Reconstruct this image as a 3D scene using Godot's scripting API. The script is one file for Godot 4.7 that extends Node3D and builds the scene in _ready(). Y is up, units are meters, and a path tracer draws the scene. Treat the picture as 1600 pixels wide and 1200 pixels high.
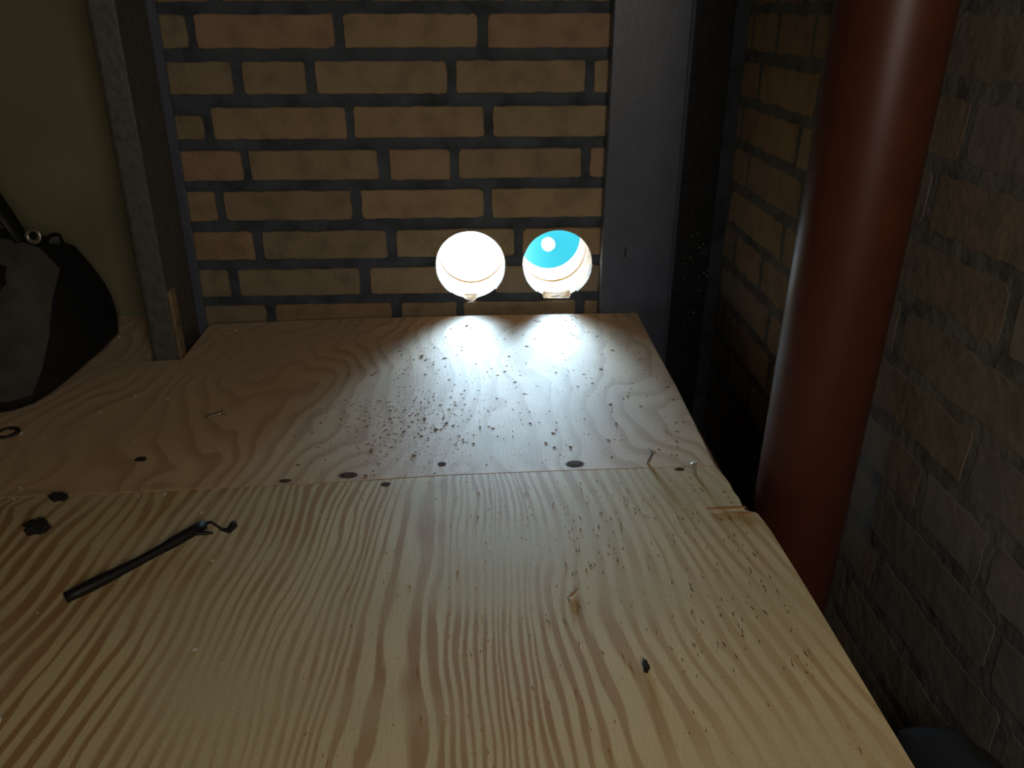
extends Node3D
# A boarded crawl space: two core-drilled holes in a brick wall let daylight fall on plywood sheets.
# y = 0 is the top of the plywood, z = 0 the face of the brick wall, metres.

const COURSE := 0.06618
const TOP := 0.542
const HOLE_R := 0.0605
const HOLES := [Vector2(-0.0197, 0.0797), Vector2(0.1319, 0.0797)]
var rng := RandomNumberGenerator.new()
var wob := FastNoiseLite.new()
var taken := {}
var M := {}

# ---------------------------------------------------------------- helpers
func numbered(called: String) -> String:
	if not taken.has(called):
		taken[called] = 0
		return called
	taken[called] += 1
	return "%s_%03d" % [called, taken[called]]

func tag(o: Node, label: String, category: String, group := "", kind := "") -> Node:
	o.set_meta("label", label)
	if category != "": o.set_meta("category", category)
	if group != "": o.set_meta("group", group)
	if kind != "": o.set_meta("kind", kind)
	return o

func thing(called: String, label: String, category: String, at := Vector3.ZERO, group := "") -> Node3D:
	var o := Node3D.new()
	o.name = numbered(called)
	add_child(o)
	o.position = at
	tag(o, label, category, group)
	return o

func obj(called: String, mesh: Mesh, mat: Material, parent: Node = self) -> MeshInstance3D:
	var o := MeshInstance3D.new()
	o.name = numbered(called) if parent == self else called
	o.mesh = mesh
	o.material_override = mat
	o.cast_shadow = GeometryInstance3D.SHADOW_CASTING_SETTING_ON
	parent.add_child(o, true)
	return o

func struct(called: String, mesh: Mesh, mat: Material, label: String) -> MeshInstance3D:
	var o := obj(called, mesh, mat)
	o.set_meta("kind", "structure")
	o.set_meta("label", label)
	return o

func tri(st: SurfaceTool, a: Vector3, b: Vector3, c: Vector3, out: Vector3) -> void:
	if (b - a).cross(c - a).dot(out) > 0.0:
		st.add_vertex(a); st.add_vertex(c); st.add_vertex(b)
	else:
		st.add_vertex(a); st.add_vertex(b); st.add_vertex(c)

func quad(st: SurfaceTool, a: Vector3, b: Vector3, c: Vector3, d: Vector3, out: Vector3) -> void:
	tri(st, a, b, c, out); tri(st, a, c, d, out)

func begin(smooth := false) -> SurfaceTool:
	var st := SurfaceTool.new()
	st.begin(Mesh.PRIMITIVE_TRIANGLES)
	st.set_smooth_group(0 if smooth else -1)
	return st

func done(st: SurfaceTool) -> ArrayMesh:
	st.generate_normals()
	return st.commit()

# a box with chamfered edges
func add_box(st: SurfaceTool, lo: Vector3, hi: Vector3, ch := 0.002) -> void:
	var c := (lo + hi) / 2.0
	var h := (hi - lo) / 2.0
	ch = minf(ch, minf(h.x, minf(h.y, h.z)) * 0.9)
	var ax := [Vector3(1, 0, 0), Vector3(0, 1, 0), Vector3(0, 0, 1)]
	for k in 3:
		for s in [-1.0, 1.0]:
			var n: Vector3 = ax[k] * s
			var u: Vector3 = ax[(k + 1) % 3]
			var v: Vector3 = ax[(k + 2) % 3]
			var p: Vector3 = c + n * h[k]
			var hu: float = h[(k + 1) % 3] - ch
			var hv: float = h[(k + 2) % 3] - ch
			quad(st, p - u * hu - v * hv, p + u * hu - v * hv, p + u * hu + v * hv, p - u * hu + v * hv, n)
	for k in 3:
		var a: Vector3 = ax[k]
		var u: Vector3 = ax[(k + 1) % 3]
		var v: Vector3 = ax[(k + 2) % 3]
		var la: float = h[k] - ch
		var hu: float = h[(k + 1) % 3]
		var hv: float = h[(k + 2) % 3]
		for su in [-1.0, 1.0]:
			for sv in [-1.0, 1.0]:
				var p1: Vector3 = c + u * su * hu + v * sv * (hv - ch)
				var p2: Vector3 = c + u * su * (hu - ch) + v * sv * hv
				quad(st, p1 - a * la, p1 + a * la, p2 + a * la, p2 - a * la, u * su + v * sv)
	for sx in [-1.0, 1.0]:
		for sy in [-1.0, 1.0]:
			for sz in [-1.0, 1.0]:
				tri(st, c + Vector3(sx * h.x, sy * (h.y - ch), sz * (h.z - ch)), c + Vector3(sx * (h.x - ch), sy * h.y, sz * (h.z - ch)), c + Vector3(sx * (h.x - ch), sy * (h.y - ch), sz * h.z), Vector3(sx, sy, sz))

func box(lo: Vector3, hi: Vector3, ch := 0.002) -> ArrayMesh:
	var st := begin()
	add_box(st, lo, hi, ch)
	return done(st)

# a plane outline pulled from back to front (local z) with a bevel round the front face
func add_slab(st: SurfaceTool, poly: PackedVector2Array, back: float, front: float, bevel: float, with_back := false) -> void:
	var n := poly.size()
	if Geometry2D.is_polygon_clockwise(poly): poly.reverse()
	var inner := PackedVector2Array()
	for i in n:
		var a := poly[(i + n - 1) % n]
		var b := poly[i]
		var c := poly[(i + 1) % n]
		var d := ((b - a).normalized() + (c - b).normalized()).normalized()
		inner.append(b + Vector2(-d.y, d.x) * bevel)
	var idx := Geometry2D.triangulate_polygon(inner)
	if idx.is_empty():
		inner = poly
		idx = Geometry2D.triangulate_polygon(inner)
	for i in range(0, idx.size(), 3):
		var p := inner[idx[i]]; var q := inner[idx[i + 1]]; var r := inner[idx[i + 2]]
		tri(st, Vector3(p.x, p.y, front), Vector3(q.x, q.y, front), Vector3(r.x, r.y, front), Vector3.BACK)
		if with_back:
			p = poly[idx[i]]; q = poly[idx[i + 1]]; r = poly[idx[i + 2]]
			tri(st, Vector3(p.x, p.y, back), Vector3(q.x, q.y, back), Vector3(r.x, r.y, back), Vector3.FORWARD)
	for i in n:
		var j := (i + 1) % n
		var e := poly[j] - poly[i]
		var o := Vector3(e.y, -e.x, 0.0)
		var a0 := Vector3(poly[i].x, poly[i].y, back); var b0 := Vector3(poly[j].x, poly[j].y, back)
		var a1 := Vector3(poly[i].x, poly[i].y, front - bevel); var b1 := Vector3(poly[j].x, poly[j].y, front - bevel)
		quad(st, a0, b0, b1, a1, o)
		if bevel > 0.0:
			quad(st, a1, b1, Vector3(inner[j].x, inner[j].y, front), Vector3(inner[i].x, inner[i].y, front), o.normalized() + Vector3.BACK)

# a tube swept along points with a radius at each, round or flattened
func add_tube(st: SurfaceTool, pts: Array, radii: Array, sides := 10, flat := 1.0, lump := 0.0) -> void:
	var rings := []
	var up := Vector3.UP
	for i in pts.size():
		var d: Vector3 = (pts[mini(i + 1, pts.size() - 1)] - pts[maxi(i - 1, 0)]).normalized()
		if absf(d.dot(up)) > 0.95: up = Vector3.RIGHT
		var u := d.cross(up).normalized()
		var v := u.cross(d).normalized()
		var ring := []
		for k in sides:
			var a := TAU * k / sides
			var r: float = radii[i]
			if lump > 0.0: r *= 1.0 + lump * wob.get_noise_3d(i * 37.0, k * 51.0, pts[i].x * 9000.0)
			ring.append(pts[i] + u * cos(a) * r + v * sin(a) * r * flat)
		rings.append(ring)
	for i in pts.size() - 1:
		for k in sides:
			var j := (k + 1) % sides
			var mid: Vector3 = (pts[i] + pts[i + 1]) / 2.0
			quad(st, rings[i][k], rings[i][j], rings[i + 1][j], rings[i + 1][k], (rings[i][k] + rings[i + 1][j]) / 2.0 - mid)
	for e in [0, pts.size() - 1]:
		var d: Vector3 = pts[e] - pts[1 if e == 0 else pts.size() - 2]
		for k in sides:
			tri(st, pts[e], rings[e][k], rings[e][(k + 1) % sides], d)

# a profile of (radius, height) turned round the y axis
func add_lathe(st: SurfaceTool, prof: Array, sides := 24, at := Transform3D.IDENTITY) -> void:
	for i in prof.size() - 1:
		var p: Vector2 = prof[i]
		var q: Vector2 = prof[i + 1]
		var nrm := Vector2(q.y - p.y, p.x - q.x)
		for k in sides:
			var a := TAU * k / sides
			var b := TAU * (k + 1) / sides
			var m := (a + b) / 2.0
			var out := at.basis * Vector3(cos(m) * nrm.x, nrm.y, sin(m) * nrm.x)
			quad(st, at * Vector3(cos(a) * p.x, p.y, sin(a) * p.x), at * Vector3(cos(b) * p.x, p.y, sin(b) * p.x), at * Vector3(cos(b) * q.x, q.y, sin(b) * q.x), at * Vector3(cos(a) * q.x, q.y, sin(a) * q.x), out)

# a lumpy pebble
func lump(size: Vector3, rough: float, seed_at: float, rings := 7, sides := 11, square := 1.0) -> ArrayMesh:
	var st := begin()
	var g := []
	for i in rings + 1:
		var row := []
		var f := PI * i / rings
		for k in sides:
			var a := TAU * k / sides
			var d := Vector3(sin(f) * cos(a), cos(f), sin(f) * sin(a))
			var r := 1.0 + rough * wob.get_noise_3d(d.x * 48.0 + seed_at, d.y * 48.0, d.z * 48.0 + seed_at)
			if square != 1.0: d = Vector3(signf(d.x) * pow(absf(d.x), square), signf(d.y) * pow(absf(d.y), square), signf(d.z) * pow(absf(d.z), square))
			row.append(d * r * size)
		g.append(row)
	for i in rings:
		for k in sides:
			var j := (k + 1) % sides
			var m: Vector3 = (g[i][k] + g[i + 1][j]) / 2.0
			quad(st, g[i][k], g[i][j], g[i + 1][j], g[i + 1][k], m)
	return done(st)

func noise(freq: float, octaves := 4, sd := 1, kind := FastNoiseLite.TYPE_SIMPLEX_SMOOTH) -> FastNoiseLite:
	var n := FastNoiseLite.new()
	n.seed = sd
	n.noise_type = kind
	n.frequency = freq
	n.fractal_octaves = octaves
	n.fractal_type = FastNoiseLite.FRACTAL_FBM if octaves > 1 else FastNoiseLite.FRACTAL_NONE
	return n

func ntex(n: FastNoiseLite, stops: Array = [], size := 512) -> NoiseTexture2D:
	var t := NoiseTexture2D.new()
	t.width = size; t.height = size
	t.seamless = true
	t.noise = n
	if not stops.is_empty():
		var g := Gradient.new()
		var offs := PackedFloat32Array(); var cols := PackedColorArray()
		for s in stops:
			offs.append(s[0]); cols.append(s[1])
		g.offsets = offs; g.colors = cols
		t.color_ramp = g
	return t

func mat(color: Color, rough := 0.8, tex: Texture2D = null, scale := 1.0, bump: Texture2D = null, depth := 0.0, spec := 0.5) -> StandardMaterial3D:
	var m := StandardMaterial3D.new()
	m.albedo_color = color
	m.roughness = rough
	m.metallic_specular = spec
	m.uv1_triplanar = true
	m.uv1_world_triplanar = true
	m.uv1_scale = Vector3.ONE * scale
	if tex: m.albedo_texture = tex
	if bump:
		m.heightmap_enabled = true
		m.heightmap_texture = bump
		m.heightmap_scale = depth
	return m

func g(v: float) -> Color: return Color(v, v, v)

# ---------------------------------------------------------------- plywood
# face veneer of pine: growth rings as level lines of a field that knots bend
func veneer(w: int, h: int, x0: float, z0: float, x1: float, z1: float, upper: bool) -> Array:
	var nA := noise(1.0, 2, 11 if upper else 27)
	var nB := noise(1.0, 2, 5)
	var nC := noise(1.0, 3, 8)
	# where the dark bands of the near sheet cross its front edge, in tenths of a millimetre
	var bands := [-3512, -3395, -3249, -3084, -2967, -2850, -2709, -2577, -2460, -2351, -2226, -2109, -1992, -1875, -1778, -1700, -1583, -1476, -1388, -1295, -1232, -1155, -1053, -852, -547, -410, -326, -248, -170, -92, -24, 54, 103, 171, 249, 327, 405, 463, 570, 707, 853, 1028, 1356, 1574, 1765, 1954, 2100, 2275, 2412, 2568, 2723, 2899]
	var lut := PackedFloat32Array(); lut.resize(2400)
	for q in 2400:
		var at := (q / 2000.0 - 0.8) * 10000.0
		var k := 0
		while k < bands.size() - 2 and bands[k + 1] < at: k += 1
		lut[q] = k + (at - bands[k]) / float(bands[k + 1] - bands[k])
		if at < bands[0]: lut[q] = (at - bands[0]) / 150.0
	var col := PackedByteArray(); col.resize(w * h * 3)
	var hgt := PackedByteArray(); hgt.resize(w * h)
	# knots: x, z, half length along x, half length along z, strength, darkness
	var knots := [[-0.502, 0.585, 0.035, 0.018, 5.0, 0.25], [-0.365, 0.565, 0.018, 0.009, 4.0, 0.15], [-0.157, 0.552, 0.011, 0.008, 2.5, 0.9], [0.104, 0.539, 0.012, 0.009, 2.0, 1.0], [-0.03, 0.545, 0.02, 0.012, 3.5, 0.12], [-0.051, 0.532, 0.005, 0.006, 1.0, 0.8], [-0.35, 0.40, 0.02, 0.02, 2.5, 0.0], [-0.27, 0.17, 0.05, 0.025, 2.0, 0.0], [-0.226, 0.5685, 0.007, 0.004, 1.0, 0.3]]
	if not upper:
		knots = [[-0.112, 0.573, 0.006, 0.0045, 1.0, 1.0], [0.223, 0.556, 0.006, 0.004, 0.6, 1.0], [-0.03, 0.57, 0.03, 0.02, 2.5, 0.1], [-0.365, 0.57, 0.018, 0.012, 3.5, 0.15], [-0.502, 0.60, 0.035, 0.025, 5.0, 0.25], [-0.20, 0.575, 0.02, 0.015, 2.0, 0.0]]
	var early := Vector3(0.58, 0.385, 0.195) if upper else Vector3(0.60, 0.47, 0.25)
	var late := Vector3(0.42, 0.245, 0.10) if upper else Vector3(0.36, 0.20, 0.07)
	for j in h:
		var z := lerpf(z0, z1, (j + 0.5) / h)
		for i in w:
			var x := lerpf(x0, x1, (i + 0.5) / w)
			var f: float
			if upper:
				f = 30.0 * x + 3.4 * nA.get_noise_2d(x * 2.6 + 3.0, z * 2.2) + 0.5 * nB.get_noise_2d(x * 14.0, z * 7.0)
			else:
				var xs: float = x * (1.0 + (0.95 if x > 0.0 else 0.25) * (0.957 - z))
				xs += 0.020 * nA.get_noise_2d(xs * 3.2, z * 2.4) + 0.0030 * nB.get_noise_2d(xs * 24.0, z * 7.0)
				f = lut[clampi(int((xs + 0.8) * 2000.0), 0, 2399)]
				f += 0.16 * nB.get_noise_2d(xs * 60.0, z * 9.0)
			var dark := 0.0
			for k in knots:
				var dx: float = (x - k[0]) / k[2]
				var dz: float = (z - k[1]) / k[3]
				var d2: float = dx * dx + dz * dz * 0.5
				if d2 < 90.0:
					f += k[4] * 0.5 * exp(-sqrt(d2) * 0.62)
					var rr := dx * dx + dz * dz
					if k[5] > 0.0 and rr < 1.6: dark = maxf(dark, k[5] * (1.0 - smoothstep(0.75, 1.25, rr + 0.35 * nB.get_noise_2d(x * 120.0, z * 120.0))) * (0.75 + 0.25 * smoothstep(0.5, 0.9, rr)))
			var s := fposmod(f, 1.0)
			var l := smoothstep(0.30, 0.86, s) * (1.0 - smoothstep(0.90, 1.0, s))
			if not upper:
				s = fposmod(f + 0.5, 1.0) - 0.5
				var wide := 0.25 + 0.16 * nA.get_noise_2d(floor(f + 0.5) * 17.3, z * 3.0)
				l = 1.0 - smoothstep(wide * 0.55, wide * (1.5 if s < 0.0 else 1.0), absf(s))
			var fib := nC.get_noise_2d(x * 520.0, z * 26.0)
			var pat := nB.get_noise_2d(x * 3.0 + 40.0, z * 5.0)
			l = clampf(l * (0.78 + (0.7 if upper else 1.1) * pat) + 0.07 * fib, 0.0, 1.0)
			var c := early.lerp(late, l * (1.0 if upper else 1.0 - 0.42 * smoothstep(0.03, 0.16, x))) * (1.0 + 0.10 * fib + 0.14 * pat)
			c *= 1.0 + 0.12 * (rng.randf() - 0.5)
			c = c.lerp(Vector3(0.10, 0.06, 0.03), dark * 0.6)
			var o := (j * w + i) * 3
			var q := Color(c.x, c.y, c.z).linear_to_srgb()
			col[o] = clampi(int(q.r * 255.0), 0, 255); col[o + 1] = clampi(int(q.g * 255.0), 0, 255); col[o + 2] = clampi(int(q.b * 255.0), 0, 255)
			hgt[j * w + i] = clampi(int(128.0 + (100.0 if upper else 50.0) * (rng.randf() - 0.5) + 60.0 * fib + 14.0 * l - 60.0 * dark), 0, 255)
	return [Image.create_from_data(w, h, false, Image.FORMAT_RGB8, col), Image.create_from_data(w, h, false, Image.FORMAT_L8, hgt)]

func ply_material(r: Rect2, w: int, h: int, upper: bool) -> StandardMaterial3D:
	var im := veneer(w, h, r.position.x, r.position.y, r.end.x, r.end.y, upper)
	var m := StandardMaterial3D.new()
	m.albedo_texture = ImageTexture.create_from_image(im[0])
	m.roughness = 0.6
	m.metallic_specular = 0.5 if upper else 0.38
	m.rim_enabled = true
	m.rim = 0.5 if upper else 0.25
	m.rim_tint = 0.2
	m.heightmap_enabled = true
	m.heightmap_texture = ImageTexture.create_from_image(im[1])
	m.heightmap_scale = 0.03
	return m

func ply_sheet(outline: PackedVector2Array, r: Rect2) -> ArrayMesh:
	# outline in (x, z); built standing in (x, -z) and laid flat, top at y = 0
	var flat := PackedVector2Array()
	for p in outline: flat.append(Vector2(p.x, -p.y))
	var st := begin()
	add_slab(st, flat, -0.018, 0.0, 0.0004, true)
	var raw := st.commit()
	var md := raw.surface_get_arrays(0)
	var out := begin()
	for v in md[Mesh.ARRAY_VERTEX]:
		var p := Vector3(v.x, v.z, -v.y)
		out.set_uv(Vector2((p.x - r.position.x) / r.size.x, (p.z + p.y * 0.5 - r.position.y) / r.size.y))
		out.add_vertex(p)
	return done(out)

# ---------------------------------------------------------------- bricks
func hole_radius(which: int, a: float) -> float:
	var r := HOLE_R + 0.0006 * wob.get_noise_2d(a * 60.0, which * 99.0)
	if a > PI: a -= TAU
	var down := -PI / 2.0
	if which == 0:
		r += 0.005 * (1.0 - smoothstep(0.10, 0.22, absf(a - down + 0.02)))
	elif absf(a - down) < 0.42:
		r = maxf(r, 0.0635 / cos(a - down))
	return r

func hole_outline(which: int, n := 72) -> PackedVector2Array:
	var p := PackedVector2Array()
	for k in n:
		var a := TAU * k / n
		p.append(HOLES[which] + Vector2(cos(a), sin(a)) * hole_radius(which, a))
	return p

func brick_outline(x0: float, x1: float, y0: float, y1: float, rough: float) -> PackedVector2Array:
	var p := PackedVector2Array()
	var r := [0.003 + rng.randf() * 0.005, 0.003 + rng.randf() * 0.004, 0.003 + rng.randf() * 0.005, 0.003 + rng.randf() * 0.004]
	var sd := rng.randf() * 900.0
	var rect := [Vector2(x0, y0), Vector2(x1, y0), Vector2(x1, y1), Vector2(x0, y1)]
	for k in 4:
		var c: Vector2 = rect[k]
		var nx: Vector2 = rect[(k + 1) % 4]
		var rad: float = minf(r[k], (x1 - x0) * 0.3)
		var d := (nx - c).normalized()
		var inw := Vector2(-d.y, d.x)
		for s in 4:
			var a := float(s) / 3.0 * PI / 2.0
			p.append(c + (inw * (1.0 - sin(a)) + d * (1.0 - cos(a))) * rad)
		var len := (nx - c).length()
		var steps := int(len / 0.014)
		for s in range(1, steps):
			p.append(c + d * (len * s / steps))
	for i in p.size():
		p[i] += Vector2(wob.get_noise_2d(p[i].x * 2600.0 + sd, p[i].y * 2600.0), wob.get_noise_2d(p[i].y * 2600.0, p[i].x * 2600.0 + sd)) * rough
	return p

func add_brick(wall: Node3D, x0: float, x1: float, y0: float, y1: float, front: float, m: Material, rough := 0.0022, holes := false) -> void:
	var pieces := [brick_outline(x0, x1, y0, y1, rough)]
	if holes:
		for hk in 2:
			var c := hole_outline(hk)
			var left := []
			for p in pieces:
				for q in Geometry2D.clip_polygons(p, c):
					if q.size() > 2 and not Geometry2D.is_polygon_clockwise(q): left.append(q)
			pieces = left
	for p in pieces:
		var area := 0.0
		for i in p.size(): area += p[i].cross(p[(i + 1) % p.size()]) / 2.0
		if absf(area) < 0.00004: continue
		var st := begin()
		add_slab(st, p, front - 0.025, front, 0.0016 if not holes else 0.0012)
		obj("brick", done(st), m, wall)

# a plane with the two holes in it, z = at, facing dir
func add_pierced(st: SurfaceTool, x0: float, x1: float, y0: float, y1: float, at: float, dir: float) -> void:
	var half := 0.0758
	var xs := [x0, HOLES[0].x - half, HOLES[0].x + half, HOLES[1].x + half, x1]
	var ys := [y0, HOLES[0].y - half, HOLES[0].y + half, y1]
	var nrm := Vector3(0, 0, dir)
	for i in 4:
		for j in 3:
			if j == 1 and (i == 1 or i == 2):
				var w: int = i - 1
				var c: Vector2 = HOLES[w]
				var n := 72
				for k in n:
					var a := TAU * k / n
					var b := TAU * (k + 1) / n
					var da := Vector2(cos(a), sin(a)); var db := Vector2(cos(b), sin(b))
					var pa := c + da * hole_radius(w, a); var pb := c + db * hole_radius(w, fposmod(b, TAU))
					if dir < 0.0:
						pa = c + da * HOLE_R; pb = c + db * HOLE_R
					var qa := c + da * half / maxf(absf(da.x), absf(da.y)); var qb := c + db * half / maxf(absf(db.x), absf(db.y))
					quad(st, Vector3(pa.x, pa.y, at), Vector3(pb.x, pb.y, at), Vector3(qb.x, qb.y, at), Vector3(qa.x, qa.y, at), nrm)
			else:
				quad(st, Vector3(xs[i], ys[j], at), Vector3(xs[i + 1], ys[j], at), Vector3(xs[i + 1], ys[j + 1], at), Vector3(xs[i], ys[j + 1], at), nrm)

# ---------------------------------------------------------------- the scene
func _ready() -> void:
	rng.seed = 4711
	wob.seed = 3
	wob.frequency = 0.02
	wob.noise_type = FastNoiseLite.TYPE_SIMPLEX_SMOOTH
	# camera
	var cam := Camera3D.new()
	cam.name = "camera"
	cam.transform = Transform3D(Basis(Vector3(0.9992, -0.0026, 0.0403), Vector3(0.0195, 0.9053, -0.4244), Vector3(-0.0354, 0.4249, 0.9046)).orthonormalized(), Vector3(0, 0.474, 1.3252))
	cam.fov = rad_to_deg(2.0 * atan(600.0 / 1228.4))
	cam.near = 0.02
	add_child(cam)
	cam.current = true
	# sky and exposure
	var we := WorldEnvironment.new()
	we.name = "environment"
	var env := Environment.new()
	var sky := Sky.new()
	var sm := ProceduralSkyMaterial.new()
	sm.sky_top_color = Color(0.62, 0.74, 0.92)
	sm.sky_horizon_color = Color(0.86, 0.91, 0.98)
	sm.ground_horizon_color = Color(0.6, 0.6, 0.58)
	sm.ground_bottom_color = Color(0.5, 0.5, 0.48)
	sm.sun_angle_max = 1.0
	sm.energy_multiplier = 4.0
	sky.sky_material = sm
	env.background_mode = Environment.BG_SKY
	env.sky = sky
	env.ambient_light_source = Environment.AMBIENT_SOURCE_SKY
	env.tonemap_mode = Environment.TONE_MAPPER_LINEAR
	env.tonemap_exposure = 1.0
	env.sdfgi_enabled = true
	env.ssao_enabled = true
	env.ssil_enabled = true
	we.environment = env
	add_child(we)
	# the sun behind thin cloud: a wide soft disc, coming in through the two holes
	var sun := DirectionalLight3D.new()
	sun.name = "sun"
	sun.light_color = Color(0.76, 0.90, 1.0)
	sun.light_energy = 13.0
	sun.light_angular_distance = 38.0
	sun.shadow_enabled = true
	sun.rotation_degrees = Vector3(-5.0, 180.0 - 4.0, 0.0)
	add_child(sun)
	# unseen lamp added behind the camera to light the room, fitting made up
	var lamp := thing("fill_lamp", "unseen fill lamp added behind the viewer", "lamp", Vector3(0.20, 0.62, 1.66))
	lamp.rotation_degrees = Vector3(-14.0, 0.0, 0.0)
	var panel := AreaLight3D.new()
	panel.name = "fill_light"
	panel.area_size = Vector2(0.36, 0.36)
	panel.light_color = Color(1.0, 0.955, 0.88)
	panel.light_energy = 0.33
	panel.area_range = 8.0
	panel.area_attenuation = 2.0
	panel.shadow_enabled = true
	panel.position = Vector3(0, 0, -0.012)
	lamp.add_child(panel)
	M.lamp_case = mat(Color(0.3, 0.3, 0.3), 0.5)
	M.lamp_glow = StandardMaterial3D.new()
	M.lamp_glow.albedo_color = Color(0.9, 0.9, 0.88)
	M.lamp_glow.emission_enabled = true
	M.lamp_glow.emission = Color(1.0, 0.90, 0.74)
	M.lamp_glow.emission_energy_multiplier = 0.4
	obj("lamp_housing", box(Vector3(-0.195, -0.195, 0.004), Vector3(0.195, 0.195, 0.05), 0.006), M.lamp_case, lamp)
	obj("lamp_panel", box(Vector3(-0.18, -0.18, -0.006), Vector3(0.18, 0.18, 0.006), 0.002), M.lamp_glow, lamp)

	make_materials()
	make_shell()
	make_outside()
	make_posts()
	make_pipe()
	make_boards()
	make_bag()
	make_small_things()

func make_materials() -> void:
	var blotch := ntex(noise(0.012, 5, 2), [[0.0, g(0.62)], [0.45, g(0.88)], [1.0, g(1.0)]])
	var soft := ntex(noise(0.012, 5, 2), [[0.0, g(0.80)], [0.45, g(0.94)], [1.0, g(1.0)]])
	var grit := ntex(noise(0.09, 4, 9), [], 512)
	var coarse := ntex(noise(0.035, 5, 14), [], 512)
	M.mortar = mat(Color(0.34, 0.365, 0.41), 0.95, blotch, 2.2, coarse, 0.25)
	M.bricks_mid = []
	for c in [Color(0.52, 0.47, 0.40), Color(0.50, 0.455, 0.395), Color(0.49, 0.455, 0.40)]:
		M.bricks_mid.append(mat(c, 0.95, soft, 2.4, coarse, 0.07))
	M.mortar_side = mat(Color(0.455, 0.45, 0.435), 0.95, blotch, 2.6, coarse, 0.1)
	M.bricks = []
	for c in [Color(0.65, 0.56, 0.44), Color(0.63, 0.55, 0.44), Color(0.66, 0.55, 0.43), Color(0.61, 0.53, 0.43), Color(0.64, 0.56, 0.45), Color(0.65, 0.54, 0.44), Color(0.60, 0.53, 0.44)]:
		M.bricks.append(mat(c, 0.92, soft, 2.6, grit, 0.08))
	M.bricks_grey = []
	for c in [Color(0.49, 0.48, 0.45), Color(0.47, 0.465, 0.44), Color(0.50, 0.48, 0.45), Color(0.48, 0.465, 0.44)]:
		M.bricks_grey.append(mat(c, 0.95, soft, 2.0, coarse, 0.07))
	M.core = mat(Color(0.86, 0.70, 0.50), 0.9, blotch, 3.0, coarse, 0.2)
	M.plaster = mat(Color(0.57, 0.55, 0.43), 0.9, ntex(noise(0.006, 3, 31), [[0.0, g(0.85)], [1.0, g(1.0)]]), 0.8, grit, 0.05)
	M.concrete = mat(Color(0.22, 0.22, 0.22), 0.95, blotch, 1.5, coarse, 0.3)
	M.ceiling = mat(Color(0.42, 0.38, 0.33), 0.95, blotch, 1.0)
	M.steel = mat(Color(0.33, 0.355, 0.42), 0.42, ntex(noise(0.02, 4, 4), [[0.0, g(0.9)], [1.0, g(1.0)]]), 2.0, grit, 0.015)
	M.beam = mat(Color(0.36, 0.35, 0.33), 0.5, ntex(noise(0.03, 5, 6), [[0.0, Color(0.75, 0.62, 0.5)], [0.42, g(0.9)], [1.0, g(1.0)]]), 4.0, coarse, 0.06)
	M.pipe = mat(Color(0.30, 0.155, 0.11), 0.4, ntex(noise(0.02, 4, 12), [[0.0, g(0.9)], [1.0, g(1.0)]]), 2.0, ntex(noise(0.006, 3, 3)), 0.03, 0.38)
	M.lath = mat(Color(0.60, 0.51, 0.39), 0.8, blotch, 6.0, grit, 0.05)
	M.joist = mat(Color(0.42, 0.34, 0.27), 0.85, blotch, 4.0, grit, 0.08)
	M.black = mat(Color(0.055, 0.055, 0.058), 0.55)
	M.sack = mat(Color(0.05, 0.05, 0.052), 0.9)
	M.bag = mat(Color(0.06, 0.06, 0.075), 0.85, blotch, 5.0, grit, 0.05)
	M.bag_grey = mat(Color(0.34, 0.325, 0.31), 0.85, blotch, 4.0, grit, 0.06)
	M.metal = mat(Color(0.72, 0.70, 0.66), 0.35); M.metal.metallic = 0.9
	M.dull_metal = mat(Color(0.30, 0.29, 0.28), 0.45); M.dull_metal.metallic = 0.7
	M.soil = mat(Color(0.13, 0.11, 0.09), 0.95, blotch, 20.0)
	M.gap_shade = mat(Color(0.10, 0.105, 0.13), 0.7, blotch, 3.0, coarse, 0.1)  # near-black that paints in the shade of the wall corner
	M.knot = mat(Color(0.38, 0.30, 0.23), 0.8, blotch, 30.0, coarse, 0.1, 0.12)
	M.crumb = mat(Color(0.82, 0.80, 0.75), 0.9)
	M.shaving = mat(Color(0.16, 0.13, 0.11), 0.9)
	M.splinter = mat(Color(0.62, 0.44, 0.28), 0.8)

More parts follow.
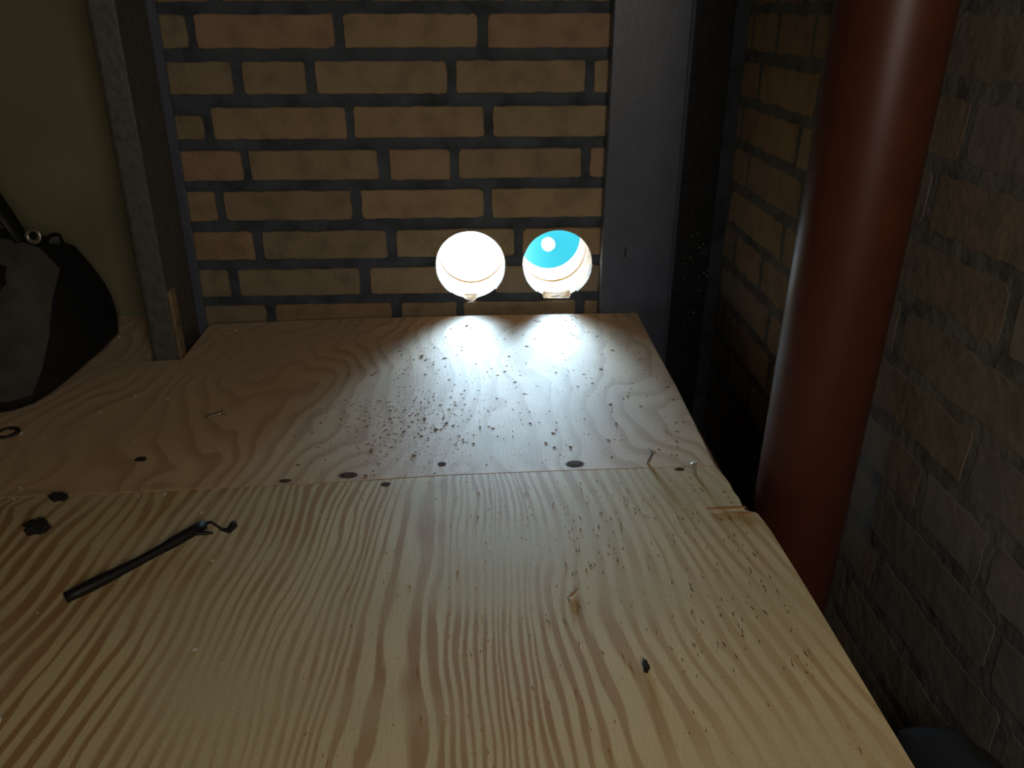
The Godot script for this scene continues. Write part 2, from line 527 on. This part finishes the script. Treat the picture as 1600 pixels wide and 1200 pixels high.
func make_shell() -> void:
	# front wall: brickwork 18 cm thick, pierced twice
	var st := begin()
	add_pierced(st, -1.25, 0.48, -0.7, 1.7, -0.006, 1.0)
	add_pierced(st, -1.25, 0.48, -0.7, 1.7, -0.18, -1.0)
	quad(st, Vector3(-1.25, 1.7, -0.18), Vector3(0.48, 1.7, -0.18), Vector3(0.48, 1.7, -0.006), Vector3(-1.25, 1.7, -0.006), Vector3.UP)
	quad(st, Vector3(-1.25, -0.7, -0.18), Vector3(0.48, -0.7, -0.18), Vector3(0.48, -0.7, -0.006), Vector3(-1.25, -0.7, -0.006), Vector3.DOWN)
	quad(st, Vector3(-1.25, -0.7, -0.18), Vector3(-1.25, 1.7, -0.18), Vector3(-1.25, 1.7, -0.006), Vector3(-1.25, -0.7, -0.006), Vector3.LEFT)
	quad(st, Vector3(0.48, -0.7, -0.18), Vector3(0.48, 1.7, -0.18), Vector3(0.48, 1.7, -0.006), Vector3(0.48, -0.7, -0.006), Vector3.RIGHT)
	var front := struct("wall_front", done(st), M.mortar, "yellow-brown brick wall with dark recessed joints, pierced by two round holes")
	for w in 2:
		st = begin()
		var c: Vector2 = HOLES[w]
		var zs := [-0.006, -0.03, -0.034, -0.06, -0.094, -0.097, -0.103, -0.106, -0.14, -0.18]
		var ex := [0.0, 0.0, 0.0007, 0.0, 0.0004, 0.004, 0.0045, 0.0012, 0.0004, 0.0008]
		var n := 72
		for i in zs.size() - 1:
			for k in n:
				var a := TAU * k / n
				var b := TAU * (k + 1) / n
				var f: float = maxf(0.0, 1.0 + zs[i] / 0.03)
				var f2: float = maxf(0.0, 1.0 + zs[i + 1] / 0.03)
				var ra: float = lerpf(HOLE_R + ex[i], hole_radius(w, a), 1.0 if i == 0 else f)
				var rb: float = lerpf(HOLE_R + ex[i], hole_radius(w, fposmod(b, TAU)), 1.0 if i == 0 else f)
				var sa: float = lerpf(HOLE_R + ex[i + 1], hole_radius(w, a), f2)
				var sb: float = lerpf(HOLE_R + ex[i + 1], hole_radius(w, fposmod(b, TAU)), f2)
				if i == zs.size() - 2:
					sa = HOLE_R; sb = HOLE_R
				var m := (a + b) / 2.0
				quad(st, Vector3(c.x + cos(a) * ra, c.y + sin(a) * ra, zs[i]), Vector3(c.x + cos(b) * rb, c.y + sin(b) * rb, zs[i]), Vector3(c.x + cos(b) * sb, c.y + sin(b) * sb, zs[i + 1]), Vector3(c.x + cos(a) * sa, c.y + sin(a) * sa, zs[i + 1]), Vector3(-cos(m), -sin(m), 0))
		obj("hole_lining", done(st), M.core, front)
	# brick edges read course by course from the left post to the corner
	var rows := [
		[-0.491, -0.398, -0.385, -0.175, -0.162, 0.048, 0.061, 0.25],
		[-0.505, -0.441, -0.428, -0.219, -0.204, 0.0, 0.016, 0.212, 0.226, 0.435],
		[-0.52, -0.383, -0.367, -0.27, -0.254, -0.049, -0.035, 0.169, 0.183, 0.29, 0.304, 0.435],
		[-0.50, -0.439, -0.425, -0.213, -0.201, 0.008, 0.022, 0.224, 0.237, 0.435],
		[-0.52, -0.387, -0.374, -0.167, -0.148, -0.05, -0.035, 0.167, 0.182, 0.39, 0.403, 0.435],
		[-0.505, -0.439, -0.425, -0.216, -0.199, 0.005, 0.019, 0.226, 0.239, 0.435],
		[-0.52, -0.387, -0.371, -0.162, -0.145, 0.056, 0.071, 0.28, 0.293, 0.39],
		[-0.505, -0.438, -0.422, -0.214, -0.195, 0.007, 0.023, 0.23, 0.243, 0.435],
		[-0.52, -0.382, -0.366, -0.162, -0.144, -0.047, -0.034, 0.165, 0.181, 0.39],
		[-0.505, -0.438, -0.422, -0.214, -0.195, 0.007, 0.023, 0.23, 0.243, 0.435],
		[-0.505, -0.428, -0.415, -0.206, -0.192, 0.016, 0.03, 0.24],
		[-0.505, -0.32, -0.306, -0.098, -0.085, 0.125, 0.138, 0.24],
		[-0.505, -0.44, -0.426, -0.216, -0.2, 0.006, 0.02, 0.23],
		[-0.505, -0.35, -0.336, -0.128, -0.115, 0.095, 0.108, 0.24]]
	for k in rows.size():
		var y1 := TOP - (k if k < 10 else 9 - k) * COURSE + rng.randf_range(-0.001, 0.001)
		var y0 := y1 - 0.048
		for i in range(0, rows[k].size(), 2):
			var near_hole: bool = k >= 5 and k < 10 and k <= 8 and rows[k][i + 1] > -0.1 and rows[k][i] < 0.2
			var yt := y1
			if k == 3 and i == 0: yt -= 0.011
			if rows[k][i] > 0.3 or rows[k][i + 1] > 0.4: continue
			add_brick(front, rows[k][i], rows[k][i + 1], y0 + rng.randf_range(-0.001, 0.001), yt, rng.randf_range(-0.001, 0.0015), M.bricks[rng.randi() % M.bricks.size()], 0.0022, near_hole)
	struct("shade_strip_1", box(Vector3(0.315, -0.45, -0.006), Vector3(0.398, 1.5, 0.002), 0.001), M.gap_shade, "dark strip painting in the shade between the steel post and the right wall")  # dark strip stands in for shade in the gap beside the post
	# the plastered stretch left of the post
	struct("wall_front_left", box(Vector3(-1.25, -0.1, -0.006), Vector3(-0.487, 1.6, 0.004), 0.001), M.plaster, "dull olive plaster wall behind the dark bag")
	# right wall: bricks with flush joints, smeared with cement towards the viewer
	var right := struct("wall_right", box(Vector3(0.423, -0.7, -0.18), Vector3(0.56, 1.7, 2.5), 0.001), M.mortar_side, "brown brick wall with flush joints, smeared grey right of the pipe")
	var starts := [[0.0, 0.11, 0.215], [0.02, 0.131, 0.262], [0.078, 0.303], [0.018, 0.262, 0.375], [0.075, 0.30], [0.0, 0.258], [0.058, 0.19, 0.303], [0.0, 0.248], [0.035, 0.278, 0.39], [0.1, 0.21, 0.43], [0.05, 0.27], [0.11, 0.33], [0.02, 0.24], [0.09, 0.31], [0.05, 0.27], [0.11, 0.22], [0.0, 0.21], [0.08, 0.3]]
	for k in starts.size():
		var y1 := TOP - (k if k < 14 else 13 - k) * COURSE - 0.002 + rng.randf_range(-0.002, 0.002)
		var y0 := y1 - 0.05
		var cuts: Array = starts[k].duplicate()
		cuts.push_front(-0.012)
		while cuts[-1] < 1.15: cuts.append(cuts[-1] + (0.222 if rng.randf() < 0.7 else 0.112) + rng.randf_range(-0.006, 0.006))
		for i in cuts.size() - 1:
			if cuts[i + 1] - cuts[i] < 0.03: continue
			var z0: float = cuts[i] + 0.0065
			var z1: float = cuts[i + 1] - 0.0065
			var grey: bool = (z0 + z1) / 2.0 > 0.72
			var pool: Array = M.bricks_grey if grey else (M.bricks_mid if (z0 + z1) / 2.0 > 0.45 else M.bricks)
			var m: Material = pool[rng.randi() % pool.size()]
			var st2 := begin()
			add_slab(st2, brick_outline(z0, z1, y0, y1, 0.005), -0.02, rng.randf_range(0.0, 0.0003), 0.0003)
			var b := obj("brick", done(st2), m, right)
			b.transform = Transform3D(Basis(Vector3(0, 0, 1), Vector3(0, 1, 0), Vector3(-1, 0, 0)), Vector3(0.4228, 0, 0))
	struct("wall_left", box(Vector3(-1.35, -0.7, -0.18), Vector3(-1.2, 1.7, 2.5), 0.001), M.plaster, "plastered side wall left of the dark bag")
	struct("wall_back", box(Vector3(-1.3, -0.7, 2.35), Vector3(0.5, 1.7, 2.5), 0.001), M.plaster, "plastered wall behind the viewer")
	struct("ceiling", box(Vector3(-1.35, 1.5, -0.2), Vector3(0.56, 1.7, 2.5), 0.001), M.ceiling, "low ceiling above the boards")
	struct("floor", box(Vector3(-1.35, -0.7, -0.18), Vector3(0.56, -0.45, 2.5), 0.001), M.concrete, "dark concrete floor below the plywood sheets")

func make_outside() -> void:
	var paving := mat(Color(0.86, 0.85, 0.82), 0.9, ntex(noise(0.02, 4, 19), [[0.0, g(0.85)], [1.0, g(1.0)]]), 1.0)
	struct("ground", box(Vector3(-6.0, -0.7, -9.0), Vector3(6.0, -0.36, -0.185), 0.005), paving, "bright pale paving outside, seen through the drilled holes")
	var drum := thing("drum", "turquoise plastic drum outside, filling the right-hand drilled hole", "drum", Vector3(0.225, -0.36, -0.62))
	var blue := mat(Color(0.16, 0.66, 0.62), 0.5); blue.uv1_triplanar = false
	var st := begin(true)
	add_lathe(st, [Vector2(0.0, 0.0), Vector2(0.115, 0.0), Vector2(0.122, 0.008), Vector2(0.122, 0.12), Vector2(0.127, 0.126), Vector2(0.127, 0.138), Vector2(0.122, 0.144), Vector2(0.122, 0.36), Vector2(0.115, 0.375), Vector2(0.11, 0.376), Vector2(0.0, 0.37)], 48)
	obj("body", done(st), blue, drum)
	st = begin(true)
	var turn := Transform3D(Basis(Vector3(1, 0, 0), -PI / 2.0).rotated(Vector3.UP, PI) , Vector3.ZERO)
	var dir := Vector3(-0.52, 0.0, 0.854)
	turn = Transform3D(Basis(dir.cross(Vector3.UP).normalized(), dir, dir.cross(Vector3.UP).normalized().cross(dir)).orthonormalized(), Vector3(0, 0.338, 0) + dir * 0.118)
	add_lathe(st, [Vector2(0.017, 0.0), Vector2(0.017, 0.012), Vector2(0.014, 0.016), Vector2(0.0, 0.017)], 24, turn)
	var highlight_disc := obj("highlight_disc", done(st), mat(Color(0.95, 0.95, 0.95), 0.5), drum)  # white disc modelled for the glossy highlight on the drum
	highlight_disc.set_meta("label", "white round disc standing in for the drum highlight")

func make_posts() -> void:
	# I-beam left of the bricks, leaning a little
	var beam := thing("steel_beam", "dark grey steel I-beam standing in the plywood notch left of the bricks", "steel beam", Vector3(-0.484, 0, 0.13))
	beam.rotation_degrees = Vector3(0, 0, -1.05)
	var y0 := -0.44
	var y1 := 1.46
	var st := begin(true)
	# near flange: rolled edges, as a closed outline pulled upwards
	var prof := PackedVector2Array()
	for k in 7:
		var a := PI * k / 6.0
		prof.append(Vector2(-0.0115 - sin(a) * 0.0075, -0.0705 - cos(a) * 0.0055))
	for k in 7:
		var a := PI * k / 6.0
		prof.append(Vector2(0.0150 + sin(a) * 0.003, -0.0690 + cos(a) * 0.003))
	st = begin()
	pull_up(st, prof, y0, y1)
	obj("flange", done(st), M.beam, beam)
	st = begin()
	add_box(st, Vector3(0.0 - 0.002, y0, -0.066), Vector3(0.006, y1, 0.068), 0.001)
	obj("web", done(st), M.beam, beam)
	st = begin()
	add_box(st, Vector3(-0.019, y0, -0.070), Vector3(0.019, y1, -0.064), 0.002)
	obj("flange", done(st), M.steel, beam)
	# wooden wedge strip in the channel of the beam
	var wedge := thing("wood_strip", "thin pale wood strip wedged upright in the channel of the steel beam", "wood strip", Vector3(-0.467, -0.02, 0.185))
	wedge.rotation_degrees = Vector3(0, 0, -1.05)
	obj("strip", box(Vector3(-0.004, -0.05, -0.012), Vector3(0.003, 0.125, 0.008), 0.001), M.lath, wedge)
	# grey box post right of the holes
	var post := thing("steel_post", "blue-grey painted steel post right of the drilled holes", "steel post", Vector3(0.268, 0, 0.012))
	prof = PackedVector2Array([Vector2(-0.0635, 0.014), Vector2(-0.0635, -0.016), Vector2(-0.0615, -0.0185), Vector2(0.054, -0.0185), Vector2(0.057, -0.0175), Vector2(0.0585, -0.0165), Vector2(0.0605, -0.0165), Vector2(0.064, -0.012), Vector2(0.065, 0.014)])
	st = begin()
	pull_up(st, prof, -0.45, 1.5)
	obj("shaft", done(st), M.steel, post)
	st = begin()
	add_tube(st, [Vector3(-0.0250, 0.100, 0.0183), Vector3(-0.0245, 0.106, 0.0186), Vector3(-0.0240, 0.113, 0.0184), Vector3(-0.0238, 0.121, 0.0183)], [0.0012, 0.003, 0.0022, 0.0006], 8, 0.5, 0.4)
	obj("gouge", done(st), M.soil, post).set_meta("label", "short dark gouge in the paint")

# outline in (x, -z) pulled along y
func pull_up(st: SurfaceTool, prof: PackedVector2Array, y0: float, y1: float) -> void:
	var c := Vector2.ZERO
	for p in prof: c += p / prof.size()
	if Geometry2D.is_polygon_clockwise(prof): prof.reverse()
	var n := prof.size()
	for i in n:
		var p := prof[i]
		var q := prof[(i + 1) % n]
		var e := q - p
		quad(st, Vector3(p.x, y0, -p.y), Vector3(q.x, y0, -q.y), Vector3(q.x, y1, -q.y), Vector3(p.x, y1, -p.y), Vector3(e.y, 0, e.x))
	var idx := Geometry2D.triangulate_polygon(prof)
	for i in range(0, idx.size(), 3):
		var a := prof[idx[i]]; var b := prof[idx[i + 1]]; var d := prof[idx[i + 2]]
		tri(st, Vector3(a.x, y1, -a.y), Vector3(b.x, y1, -b.y), Vector3(d.x, y1, -d.y), Vector3.UP)
		tri(st, Vector3(a.x, y0, -a.y), Vector3(b.x, y0, -b.y), Vector3(d.x, y0, -d.y), Vector3.DOWN)

func make_pipe() -> void:
	var pipe := thing("drain_pipe", "glossy red-brown plastic drain pipe standing between boards and right wall", "drain pipe", Vector3(0.352, -0.45, 0.589))
	pipe.rotation_degrees = Vector3(0, 0, -0.45)
	var st := begin(true)
	var r := 0.050
	var prof := []
	for i in 40:
		prof.append(Vector2(r, 1.93 * i / 39.0))
	add_lathe(st, prof, 72)
	add_lathe(st, [Vector2(r - 0.0032, 1.93), Vector2(r - 0.0032, 0.0)], 48)
	obj("tube", done(st), M.pipe, pipe)

func make_boards() -> void:
	var rU := Rect2(-0.70, 0.0, 1.0, 0.58)
	var rL := Rect2(-0.70, 0.545, 1.0, 0.455)
	var up := ply_sheet(PackedVector2Array([Vector2(-1.19, 0.006), Vector2(-0.522, 0.006), Vector2(-0.522, 0.207), Vector2(-0.500, 0.2085), Vector2(-0.480, 0.206), Vector2(-0.4595, 0.2065), Vector2(-0.463, 0.055), Vector2(-0.35, 0.045), Vector2(-0.20, 0.036), Vector2(0.0, 0.0315), Vector2(0.2705, 0.0315), Vector2(0.2695, 0.2), Vector2(0.2705, 0.331), Vector2(0.266, 0.549), Vector2(0.089, 0.552), Vector2(-0.043, 0.556), Vector2(-0.154, 0.565), Vector2(-0.218, 0.569), Vector2(-1.19, 0.607)]), rU)
	var far_sheet := obj("plywood_sheet", up, ply_material(rU, 1536, 896, true))
	tag(far_sheet, "far plywood sheet under the two holes, notched round the steel beam", "plywood sheet")
	var edge := PackedVector2Array([Vector2(-1.19, 0.6078), Vector2(-0.218, 0.5698), Vector2(-0.154, 0.5658), Vector2(-0.043, 0.5568), Vector2(0.089, 0.5528), Vector2(0.266, 0.5499)])
	for p in [Vector2(0.2685, 0.562), Vector2(0.2705, 0.575), Vector2(0.2720, 0.588), Vector2(0.2715, 0.603), Vector2(0.2735, 0.618), Vector2(0.2725, 0.630), Vector2(0.2735, 0.641), Vector2(0.2790, 0.643), Vector2(0.2840, 0.646), Vector2(0.2862, 0.660), Vector2(0.288, 0.679), Vector2(0.2905, 0.76), Vector2(0.292, 0.842), Vector2(0.294, 0.955), Vector2(0.30, 2.3), Vector2(-1.19, 2.3)]: edge.append(p)
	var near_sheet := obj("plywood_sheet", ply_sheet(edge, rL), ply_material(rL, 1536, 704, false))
	for k in [[-0.157, 0.5515, 0.0105, 0.0065], [0.104, 0.5385, 0.0105, 0.0075], [-0.051, 0.532, 0.005, 0.005], [-0.226, 0.5605, 0.007, 0.004], [-0.112, 0.5725, 0.0055, 0.0042], [0.223, 0.5555, 0.0055, 0.0035]]:
		var knot := obj("knot", lump(Vector3(k[2], 0.0005, k[3]), 0.12, k[0] * 700.0, 8, 18), M.knot, far_sheet if k[1] < 0.561 and k[0] < 0.2 else near_sheet)
		knot.position = Vector3(k[0], 0.0, k[1])
	tag(near_sheet, "near plywood sheet with bold striped grain and a ragged corner at the pipe", "plywood sheet")
	tag(obj("batten", box(Vector3(0.235, -0.042, 0.02), Vector3(0.2805, -0.019, 0.563), 0.001), M.lath), "pale wood batten showing along the right edge of the far plywood sheet", "batten")
	tag(obj("joist", box(Vector3(-1.19, -0.16, 0.568), Vector3(0.303, -0.043, 0.63), 0.002), M.joist), "grey-brown joist end under the sheet seam beside the pipe", "joist")
	tag(obj("joist", box(Vector3(-0.58, -0.16, 0.03), Vector3(-0.5065, -0.019, 0.56), 0.002), mat(Color(0.86, 0.76, 0.58), 0.8)), "joist coloured pale as if lit from below, seen through the notch left of the steel beam", "joist")  # lighter than the other joist to paint in light from below

func make_bag() -> void:
	var bag := thing("bag", "slumped black bag with grey cloth front on the plywood at left", "bag", Vector3(-0.78, 0, 0.22))
	# cross-sections in (z, y) along x
	var sec := PackedVector2Array([Vector2(-0.13, 0.004), Vector2(-0.145, 0.05), Vector2(-0.135, 0.11), Vector2(-0.10, 0.165), Vector2(-0.05, 0.195), Vector2(0.0, 0.19), Vector2(0.045, 0.15), Vector2(0.085, 0.09), Vector2(0.125, 0.045), Vector2(0.165, 0.018), Vector2(0.17, 0.003), Vector2(0.08, 0.001), Vector2(-0.03, 0.001)])
	var ctr := Vector2(-0.02, 0.05)
	var xs := [-0.38, -0.32, -0.24, -0.16, -0.08, -0.02, 0.04, 0.09, 0.13, 0.16, 0.18, 0.192, 0.20, 0.205, 0.207]
	var sc := [0.5, 0.95, 1.08, 1.14, 1.12, 1.08, 1.04, 1.0, 0.97, 0.93, 0.86, 0.74, 0.55, 0.3, 0.0]
	var st := begin(true)
	var tall := [1.0, 1.0, 1.0, 1.0, 1.0, 1.0, 1.0, 1.0, 1.0, 0.98, 0.86, 0.78, 0.68, 0.6, 0.5]
	var ring := func(i: int, grow: float) -> Array:
		var out := []
		for k in sec.size():
			var p: Vector2 = ctr + (sec[k] - ctr) * sc[i]
			p.y *= tall[i]
			if sec[k].y < 0.01: p.y = sec[k].y + (1.0 - sc[i]) * 0.03
			var nz: float = wob.get_noise_3d(xs[i] * 700.0, k * 30.0, 5.0) * 0.008
			var d: Vector2 = (p - ctr).normalized() * (grow + nz * sc[i])
			p += d
			out.append(Vector3(xs[i], maxf(p.y, 0.001), p.x))
		return out
	for i in xs.size() - 1:
		var a: Array = ring.call(i, 0.0)
		var b: Array = ring.call(i + 1, 0.0)
		for k in sec.size():
			var j := (k + 1) % sec.size()
			quad(st, a[k], a[j], b[j], b[k], (a[k] + b[j]) / 2.0 - Vector3(xs[i] - 0.12 * float(i > 8), ctr.y, ctr.x))
	obj("body", done(st), M.bag, bag)
	st = begin(true)
	for i in range(1, 10):
		var a: Array = ring.call(i, 0.005)
		var b: Array = ring.call(i + 1, 0.005 if i < 9 else 0.001)
		for k in range(5, 9):
			quad(st, a[k], a[k + 1], b[k + 1], b[k], (a[k] + b[k + 1]) / 2.0 - Vector3(xs[i], ctr.y, ctr.x))
	obj("front_panel", done(st), M.bag_grey, bag)
	st = begin(true)
	add_tube(st, [Vector3(0.14, 0.19, 0.0), Vector3(0.12, 0.225, -0.01), Vector3(0.10, 0.27, -0.015), Vector3(0.08, 0.32, -0.02), Vector3(0.05, 0.37, -0.05), Vector3(0.0, 0.36, -0.1), Vector3(-0.04, 0.28, -0.12), Vector3(-0.05, 0.19, -0.1)], [0.012, 0.014, 0.014, 0.014, 0.014, 0.014, 0.014, 0.012], 10, 0.35)
	obj("strap", done(st), M.black, bag)
	st = begin(true)
	var tor := Transform3D(Basis(Vector3(1, 0, 0), PI / 2.2), Vector3(0.163, 0.200, 0.012))
	var prof := []
	for k in 13:
		var a := TAU * k / 12.0
		prof.append(Vector2(0.0085 + cos(a) * 0.003, sin(a) * 0.002))
	add_lathe(st, prof, 24, tor)
	obj("eyelet", done(st), M.metal, bag).set_meta("label", "pale ring eyelet")
	var mouth := obj("mouth", lump(Vector3(0.055, 0.030, 0.018), 0.25, 21.0, 9, 16), M.bag, bag)
	mouth.position = Vector3(0.085, 0.148, 0.062)
	mouth.rotation_degrees = Vector3(-52, 0, 12)
	var kn := obj("toggle", lump(Vector3(0.012, 0.010, 0.010), 0.3, 40.0), M.black, bag)
	kn.position = Vector3(0.186, 0.192, 0.004)

func make_small_things() -> void:
	# cable offcut
	var cable := thing("cable_offcut", "black cable offcut with split, kinked end lying on the near plywood", "cable", Vector3(-0.330, 0.0055, 0.703))
	var st := begin(true)
	var a := Vector3(-0.046, 0, 0.054)
	var b := Vector3(0.043, 0.001, -0.052)
	var pts := []; var rad := []
	for i in 13:
		var t := i / 12.0
		var p := a.lerp(b, t)
		p += Vector3(-0.55, 0, -0.45) * 0.0045 * sin(t * PI) * -1.0
		pts.append(p); rad.append(0.0052 + 0.0007 * sin(t * 9.0))
	add_tube(st, pts, rad, 12, 0.95, 0.12)
	obj("sheath", done(st), M.black, cable)
	st = begin(true)
	add_tube(st, [b + Vector3(-0.012, 0.0, 0.014), b + Vector3(-0.002, -0.001, 0.013), b + Vector3(0.006, -0.002, 0.012), b + Vector3(0.012, -0.003, 0.0105)], [0.0025, 0.0028, 0.0024, 0.0012], 8, 0.8)
	obj("split_strand", done(st), M.black, cable)
	st = begin(true)
	add_tube(st, [b + Vector3(-0.002, 0, 0.002), b + Vector3(0.006, 0.001, -0.003), b + Vector3(0.014, 0.001, 0.004), b + Vector3(0.021, 0.0, 0.010), b + Vector3(0.028, 0.0, 0.012), b + Vector3(0.031, 0.001, 0.004), b + Vector3(0.029, 0.001, -0.002)], [0.003, 0.0016, 0.0014, 0.0018, 0.0038, 0.0042, 0.0022], 8, 0.8, 0.5)
	obj("frayed_end", done(st), M.soil, cable)
	# dark clods
	for c in [[Vector3(-0.456, 0.006, 0.646), Vector3(0.0115, 0.008, 0.010), "dark crumbly clod, largest of the dark bits left of the cable"], [Vector3(-0.462, 0.004, 0.588), Vector3(0.010, 0.0045, 0.006), "dark flat clod on the ghost knot near the seam at left"], [Vector3(0.125, 0.002, 0.856), Vector3(0.0028, 0.002, 0.006), "small dark curled flake alone on the pale grain in front"], [Vector3(-0.405, 0.002, 0.508), Vector3(0.006, 0.0025, 0.004), "small dark triangular flake between seam and beam notch"]]:
		var o := obj("clod", lump(c[1], 0.9, c[0].x * 500.0, 9, 14), M.soil)
		o.position = c[0]
		tag(o, c[2], "clod")
	# washer
	st = begin(true)
	var prof := [Vector2(0.0095, 0.0002), Vector2(0.0095, 0.0018), Vector2(0.0102, 0.0022), Vector2(0.0145, 0.0022), Vector2(0.0153, 0.0016), Vector2(0.0153, 0.0002), Vector2(0.0095, 0.0002)]
	add_lathe(st, prof, 32)
	var w := obj("washer", done(st), M.dull_metal)
	w.position = Vector3(-0.600, 0.0, 0.433)
	tag(w, "dark metal ring washer lying on the plywood in front of the bag", "washer")
	# screws that stand out of the boards
	for s in [[Vector3(-0.352, 0.004, 0.402), Vector3(0.95, 0.18, -0.25), 0.022, "pale screw lying on the far sheet left of the lit patch"], [Vector3(0.192, 0.0045, 0.538), Vector3(0.45, 0.6, -0.6), 0.017, "bent pale screw at the seam, second from the right edge"], [Vector3(0.237, 0.006, 0.569), Vector3(-0.15, 0.95, -0.25), 0.015, "pale screw standing out of the near sheet close to the pipe"]]:
		var t := thing("screw", s[3], "screw", s[0])
		var d: Vector3 = s[1].normalized()
		var side := d.cross(Vector3(0.3, 0.2, 1.0)).normalized()
		var tr := Transform3D(Basis(side, d, side.cross(d)), -d * s[2] * 0.4)
		st = begin(true)
		var pr := [Vector2(0.0, -0.003)]
		for k in 9:
			pr.append(Vector2(0.0014 + 0.0007 * (k % 2), s[2] * (k / 10.0)))
		pr.append(Vector2(0.0014, s[2] * 0.9))
		add_lathe(st, pr, 12, tr)
		obj("shank", done(st), M.metal, t)
		st = begin(true)
		add_lathe(st, [Vector2(0.0015, s[2] * 0.82), Vector2(0.0038, s[2] * 0.97), Vector2(0.0038, s[2]), Vector2(0.0012, s[2] * 1.0), Vector2(0.0, s[2] * 0.93)], 14, tr)
		obj("head", done(st), M.metal, t)
	# splinters at the ragged corner
	for s in [[Vector3(0.232, 0.0016, 0.638), Vector3(0.274, 0.0016, 0.637), "long thin splinter lying at the ragged plywood corner by the pipe"], [Vector3(0.260, 0.0012, 0.648), Vector3(0.278, 0.0012, 0.6465), "short splinter in front of the long one by the pipe"], [Vector3(0.072, 0.0018, 0.771), Vector3(0.081, 0.0018, 0.760), "stubby pale splinter on the near sheet behind the dark curled flake"]]:
		st = begin()
		add_tube(st, [s[0], s[0].lerp(s[1], 0.4) + Vector3(0, 0, 0.0006), s[1]], [0.0006, 0.0015, 0.0009], 6, 0.9, 0.3)
		tag(obj("splinter", done(st), M.splinter), s[2], "splinter")
	# black sack in the gap, bottom right
	var sack := obj("rubbish_sack", lump(Vector3(0.058, 0.17, 0.13), 0.10, 77.0, 16, 26, 0.55), M.sack)
	sack.position = Vector3(0.362, -0.205, 0.985)
	tag(sack, "black rubbish sack deep in the gap between near sheet and right wall", "sack")
	# scattered bits nobody could count
	var mm := MultiMesh.new()
	mm.transform_format = MultiMesh.TRANSFORM_3D
	mm.mesh = lump(Vector3.ONE, 0.5, 5.0, 4, 6)
	mm.instance_count = 60
	for i in 60:
		var sz := 0.0006 + 0.0014 * pow(rng.randf(), 3.0)
		var p := Vector3(rng.randf_range(0.345, 0.397), rng.randfn(0.075, 0.05), 0.002)
		if i > 40: p = Vector3(0.4215, rng.randf_range(-0.1, 0.5), rng.randf_range(0.03, 0.28))
		mm.set_instance_transform(i, Transform3D(Basis.from_scale(Vector3.ONE * sz), p))
	var specks := MultiMeshInstance3D.new()
	specks.name = "white_specks"
	specks.multimesh = mm
	specks.material_override = M.crumb
	add_child(specks)
	tag(specks, "white specks sprinkled on the dark shade strip beside the steel post", "specks", "", "stuff")
	scatter("wood_shavings", "dark specks of shavings scattered over the far plywood sheet", M.shaving, 1500, 0)
	scatter("dark_fibre_pits", "dark short fibre flecks along the grain of the near plywood sheet", M.shaving, 230, 3)
	scatter("plaster_crumbs", "white plaster crumbs strewn over the dim left part of the plywood", M.crumb, 200, 1)
	scatter("wood_fibres", "pale raised fibres and dust on the near plywood sheet", M.splinter, 420, 2)

func scatter(called: String, label: String, m: Material, count: int, mode: int) -> void:
	var mm := MultiMesh.new()
	mm.transform_format = MultiMesh.TRANSFORM_3D
	mm.mesh = lump(Vector3(1, 0.45, 0.5), 0.6, 10.0 + mode * 20.0, 4, 6)
	mm.instance_count = count
	for i in count:
		var p: Vector3
		var s: float
		var stretch := 1.0
		if mode == 0:
			if rng.randf() < 0.35: p = Vector3(rng.randfn(-0.11, 0.05), 0, rng.randfn(0.43, 0.06))
			else: p = Vector3(rng.randf_range(-0.22, 0.26), 0, rng.randf_range(0.04, 0.545))
			s = 0.0003 + 0.0009 * pow(rng.randf(), 3.0)
			stretch = rng.randf_range(1.2, 3.2)
		elif mode == 1:
			p = Vector3(rng.randf_range(-0.66, 0.0), 0, rng.randf_range(0.08, 0.95))
			if p.x > -0.54 and p.x < -0.45 and p.z < 0.215: p.z += 0.2
			s = 0.0007 + 0.0026 * pow(rng.randf(), 4.0)
		elif mode == 3:
			p = Vector3(0.27 - 0.24 * pow(rng.randf(), 1.3), 0, 0.575 + 0.3 * rng.randf())
			s = 0.0004 + 0.0006 * rng.randf()
			stretch = rng.randf_range(2.0, 5.0)
		else:
			p = Vector3(rng.randf_range(-0.15, 0.28), 0, 0.57 + 0.4 * rng.randf())
			s = 0.0005 + 0.0009 * pow(rng.randf(), 2.0)
			stretch = rng.randf_range(1.0, 3.0)
		p.x = clampf(p.x, -0.66, 0.262)
		p.z = clampf(p.z, 0.045, 0.96)
		p.y = s * 0.4
		var turn := rng.randf_range(0, TAU) if mode < 2 else PI / 2.0 + rng.randf_range(-0.4, 0.4)
		mm.set_instance_transform(i, Transform3D(Basis(Vector3.UP, turn) * Basis.from_scale(Vector3(s * stretch, s, s)), p))
	var o := MultiMeshInstance3D.new()
	o.name = numbered(called)
	o.multimesh = mm
	o.material_override = m
	add_child(o)
	tag(o, label, called.replace("_", " "), "", "stuff")
